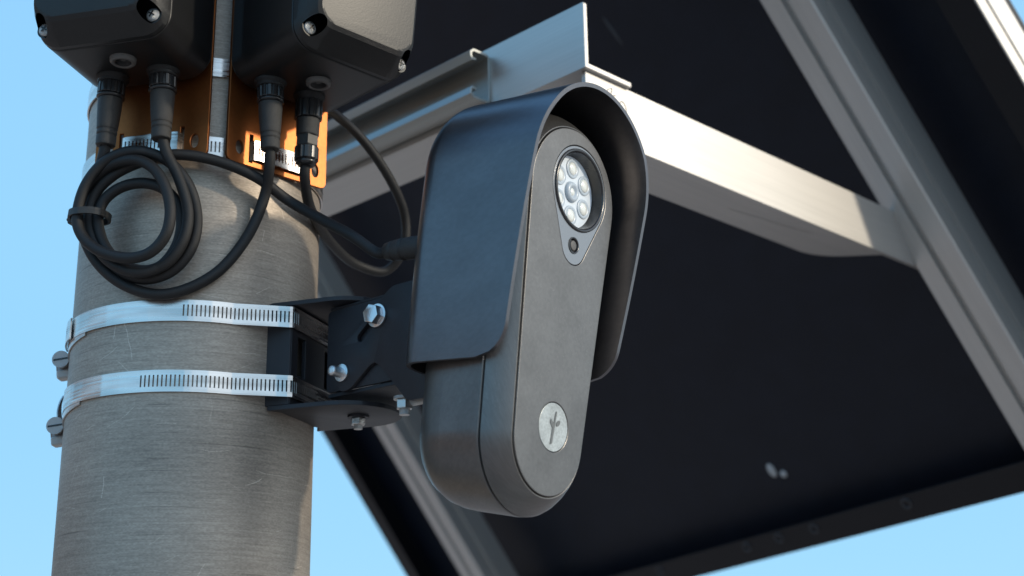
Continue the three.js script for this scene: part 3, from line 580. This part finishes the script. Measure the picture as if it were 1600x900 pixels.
// ---------------------------------------------------------------- strut, angles, rails
const Da = V(1, 0, 1).normalize(), Db = V(1, 0, -1).normalize();
const PC = V(.2022, .1486, -.0056);
{ // slotted strut channel, open towards the pole side; local x = -Db (out of the opening), y = up, z = Da
  const t = thing('strut_channel', 'galvanised steel strut channel with curled lips, behind the boxes', 'strut');
  setFrame(t, PC.clone().addScaledVector(Da, -.0740).addScaledVector(UP, .0092), Db.clone().negate(), UP, Da.clone().negate().cross(UP).dot(Db) > 0 ? Da : Da);
  // makeBasis needs a right-handed frame: x × y must equal z
  const X = Db.clone().negate(), Z = X.clone().cross(UP);
  setFrame(t, t.position.clone(), X, UP, Z);
  const zs = Math.sign(Z.dot(Da));
  const H = .0315, D = .0155, w = .0017;
  const c = []; const outer = [[.0042 * 0 + D - .0012, .0062], [D + .0002, .0050]];
  // centre line of the C with curled lips
  const line = [[D - .0040, .0062], [D - .0014, .0066], [D - .0002, .0048], [D - .0002, .0026], [D - .0022, .0008], [.0030, .0008], [.0014, .0014], [.0008, .0030], [.0008, H - .0030], [.0014, H - .0014], [.0030, H - .0008], [D - .0022, H - .0008], [D - .0002, H - .0026], [D - .0002, H - .0048], [D - .0014, H - .0066], [D - .0040, H - .0062]].map(p => new THREE.Vector2(...p));
  const L = [], R = [];
  line.forEach((p, i) => { const a = line[Math.max(0, i - 1)], b = line[Math.min(line.length - 1, i + 1)]; const d = b.clone().sub(a).normalize(), n = new THREE.Vector2(-d.y, d.x).multiplyScalar(w / 2); L.push(p.clone().add(n)); R.push(p.clone().sub(n)); });
  const sh = new THREE.Shape([...L, ...R.reverse()]);
  const g = extrude(sh, .42, .0002, 1); if (zs > 0) g.translate(0, 0, -.42);
  mesh('channel', toCreasedNormals(g, .7), M.strut, t);
}
{ // angle behind the strut: upright leg facing the pole side, flat leg going away
  const t = thing('aluminium_angle', 'short bare aluminium angle reflecting the sky, ending above the camera hood', 'angle bar', 'aluminium angle bars');
  const X = Db.clone(), Z = X.clone().cross(UP), zs = Math.sign(Z.dot(Da));
  setFrame(t, PC.clone().addScaledVector(UP, .0062), X, UP, Z);
  const s = new THREE.Shape(); s.moveTo(0, 0); s.lineTo(.0385, 0); s.lineTo(.0385, .0030); s.lineTo(.0030, .0030); s.lineTo(.0030, .0395); s.lineTo(0, .0395); s.closePath();
  const g = extrude(s, .46, .0003, 1); if (zs > 0) g.translate(0, 0, -.46);
  mesh('bar', g, M.alu, t);
}
const A0 = V(.4465, .1191, -.2541), D1 = V(.4919, -.8304, -.2618), D2 = V(.5712, .0808, .8168), NU = V(-.6571, -.5513, .5141);
function arm(origin, label, L) { // angle arm from the cross bar out to a rail; upright leg faces Da
  const t = thing('aluminium_angle', label, 'angle bar', 'aluminium angle bars');
  const X = Da.clone().negate(), Z = X.clone().cross(UP), zs = Math.sign(Z.dot(Db)); // x back from the sunny face
  setFrame(t, origin, X, UP, Z);
  const up = new THREE.Shape(); up.moveTo(0, 0); up.lineTo(.0030, 0); up.lineTo(.0030, .0355); up.lineTo(0, .0355); up.closePath();
  const g1 = extrude(up, L, .0003, 1); if (zs < 0) g1.translate(0, 0, -L);
  // flat leg with its far corner cut round
  const Lf = L - .050;
  const fl = polyShape([[.0031, 0], [.0375, 0], [.0375, Lf - .030], [.0031, Lf]].map(([x, z]) => [x, z]), [0, 0, .022, .0]);
  const g2 = extrude(fl, .0030, .0003, 2).rotateX(Math.PI / 2).translate(0, .0030, 0); if (zs < 0) g2.scale(1, 1, -1);
  mesh('upright_leg', g1, M.alu, t); mesh('flat_leg', zs < 0 ? toCreasedNormals((() => { const q = g2.index ? g2.toNonIndexed() : g2; const a = q.attributes.position.array; for (let i = 0; i < a.length; i += 9) for (let k = 0; k < 3; k++) { const x = a[i + 3 + k]; a[i + 3 + k] = a[i + 6 + k]; a[i + 6 + k] = x; } return q; })(), .5) : g2, M.alu, t);
  return t;
}
arm(PC.clone().addScaledVector(Da, -.0030).addScaledVector(Db, .0032).addScaledVector(UP, .0059 - .0355), 'long sunlit aluminium angle arm reaching from above the camera to the right rail', .356);
// rails under the panel: local x = D2, y = -D1 (up the panel), z = NU (out of the underside)
function rail(d2, label) {
  const t = thing('panel_rail', label, 'rail', 'aluminium rails under the solar panel');
  setFrame(t, A0.clone().addScaledVector(D2, d2).addScaledVector(D1, .185), D2, D1.clone().negate(), NU);
  const W = .0365, H = .040, s = new THREE.Shape();
  // profile in (x, z): front face with a groove, a slotted right side
  const pr = [[0, -H], [0, -.0008], [.0008, 0], [.0150, 0], [.0156, -.0040], [.0200, -.0040], [.0206, 0], [W - .0012, 0], [W, -.0010], [W, -.0130], [W - .003, -.0135], [W - .003, -.0180], [W, -.0185], [W, -H]];
  pr.forEach(([x, z], i) => s[i ? 'lineTo' : 'moveTo'](x, z)); s.closePath();
  const g = new THREE.ExtrudeGeometry(s, { depth: .82, bevelEnabled: false });
  // the shape's y is our z; the extrusion runs along our y
  g.applyMatrix4(new THREE.Matrix4().makeBasis(V(1, 0, 0), V(0, 0, 1), V(0, -1, 0))); g.translate(0, .82, 0);
  mesh('bar', g, M.alu, t);
}
rail(0, 'aluminium rail under the solar panel at the right, where the arm ends');
rail(-.7065, 'aluminium rail under the solar panel, low behind the camera body');
// ---------------------------------------------------------------- solar panel
{
  const t = thing('solar_panel', 'dark solar panel seen from its underside, tilted behind everything', 'solar panel');
  setFrame(t, A0.clone().addScaledVector(NU, -.0402), D2, D1.clone().negate(), NU);
  const x0 = -.8720, x1 = .1165, y0 = -.1975, y1 = .66, fl = .0235, dp = .032;
  mesh('backsheet', new THREE.BoxGeometry(x1 - x0 - .006, y1 - y0 - .006, .004).translate((x0 + x1) / 2, (y0 + y1) / 2, -dp - .002), M.backsheet, t);
  mesh('glass', new THREE.BoxGeometry(x1 - x0 - .006, y1 - y0 - .006, .0035).translate((x0 + x1) / 2, (y0 + y1) / 2, -dp - .0062), M.gloss, t);
  const side = (xa, xb, ya, yb, fa) => merge(fa);
  const fr = (w, h, d, x, y, z) => box(w, h, d, x, y, z, .0006);
  const Lx = x1 - x0, Ly = y1 - y0, cx = (x0 + x1) / 2, cy = (y0 + y1) / 2, hz = -(dp + .010) / 2;
  mesh('frame_side', merge([fr(Lx, fl, .002, cx, y0 + fl / 2, -.001), fr(Lx, .002, dp + .008, cx, y0 + .001, hz - .003)]), M.frame, t);
  mesh('frame_side', merge([fr(Lx, fl, .002, cx, y1 - fl / 2, -.001), fr(Lx, .002, dp + .008, cx, y1 - .001, hz - .003)]), M.frame, t);
  mesh('frame_side', merge([fr(fl, Ly - 2 * fl, .002, x0 + fl / 2, cy, -.001), fr(.002, Ly - .004, dp + .008, x0 + .001, cy, hz - .003)]), M.frame, t);
  mesh('frame_side', merge([fr(fl, Ly - 2 * fl, .002, x1 - fl / 2, cy, -.001), fr(.002, Ly - .004, dp + .008, x1 - .001, cy, hz - .003)]), M.frame, t);
  mesh('frame_sheen_strip', merge([fr(.0016, Ly, .034, x1 + .0012, cy, -.016), fr(.0012, Ly, .003, x1 + .0026, cy, -.012)]), M.alu, t, 'bright strip added along the right frame edge for its sunlit sheen');  // bright strip added over the black frame wall, standing in for its sunlit sheen
  // holes in the lower flange
  for (const x of [-.4578, -.3350, -.2935, -.2511, -.1486]) mesh('flange_hole', new THREE.TorusGeometry(.0040, .0010, 8, 24).translate(x, -.1815, .0003), M.hole, t);
  // blobs of white sealant on the backsheet
  const blob = (x, y, rx, ry) => mesh('sealant_blob', new THREE.SphereGeometry(1, 18, 10).scale(rx, ry, .0016).translate(x, y, -dp), M.putty, t);
  { const g = new THREE.SphereGeometry(1, 14, 8).scale(.0016, .0150, .0007).rotateZ(.12).translate(-.190, .276, -dp); mesh('scuff_mark', g, M.hole, t); }
  blob(-.2900, -.1300, .0042, .0070); blob(-.2795, -.1365, .0036, .0036);
}
// marker scribbles on the sunlit arm, near its cut end
{
  const arm2 = scene.getObjectByName('aluminium_angle_001');
  const pen = std({ color: lin(.05, .05, .055), roughness: .6 });
  const o = PC.clone().addScaledVector(Da, -.0029);
  const at = (b, y) => arm2.worldToLocal(o.clone().addScaledVector(Db, b).addScaledVector(UP, y));
  arm2.updateMatrixWorld(true);
  for (const l of [[[.020, -.002], [.022, .001], [.025, .002], [.024, -.002], [.028, -.001]], [[.030, -.006], [.033, -.003], [.036, -.005], [.037, -.010], [.040, -.013], [.041, -.017]]])
    mesh('marker_line', tube(l.map(p => at(...p)), .00022, 40, 6), pen, arm2);
}
renderer.render(scene, camera);
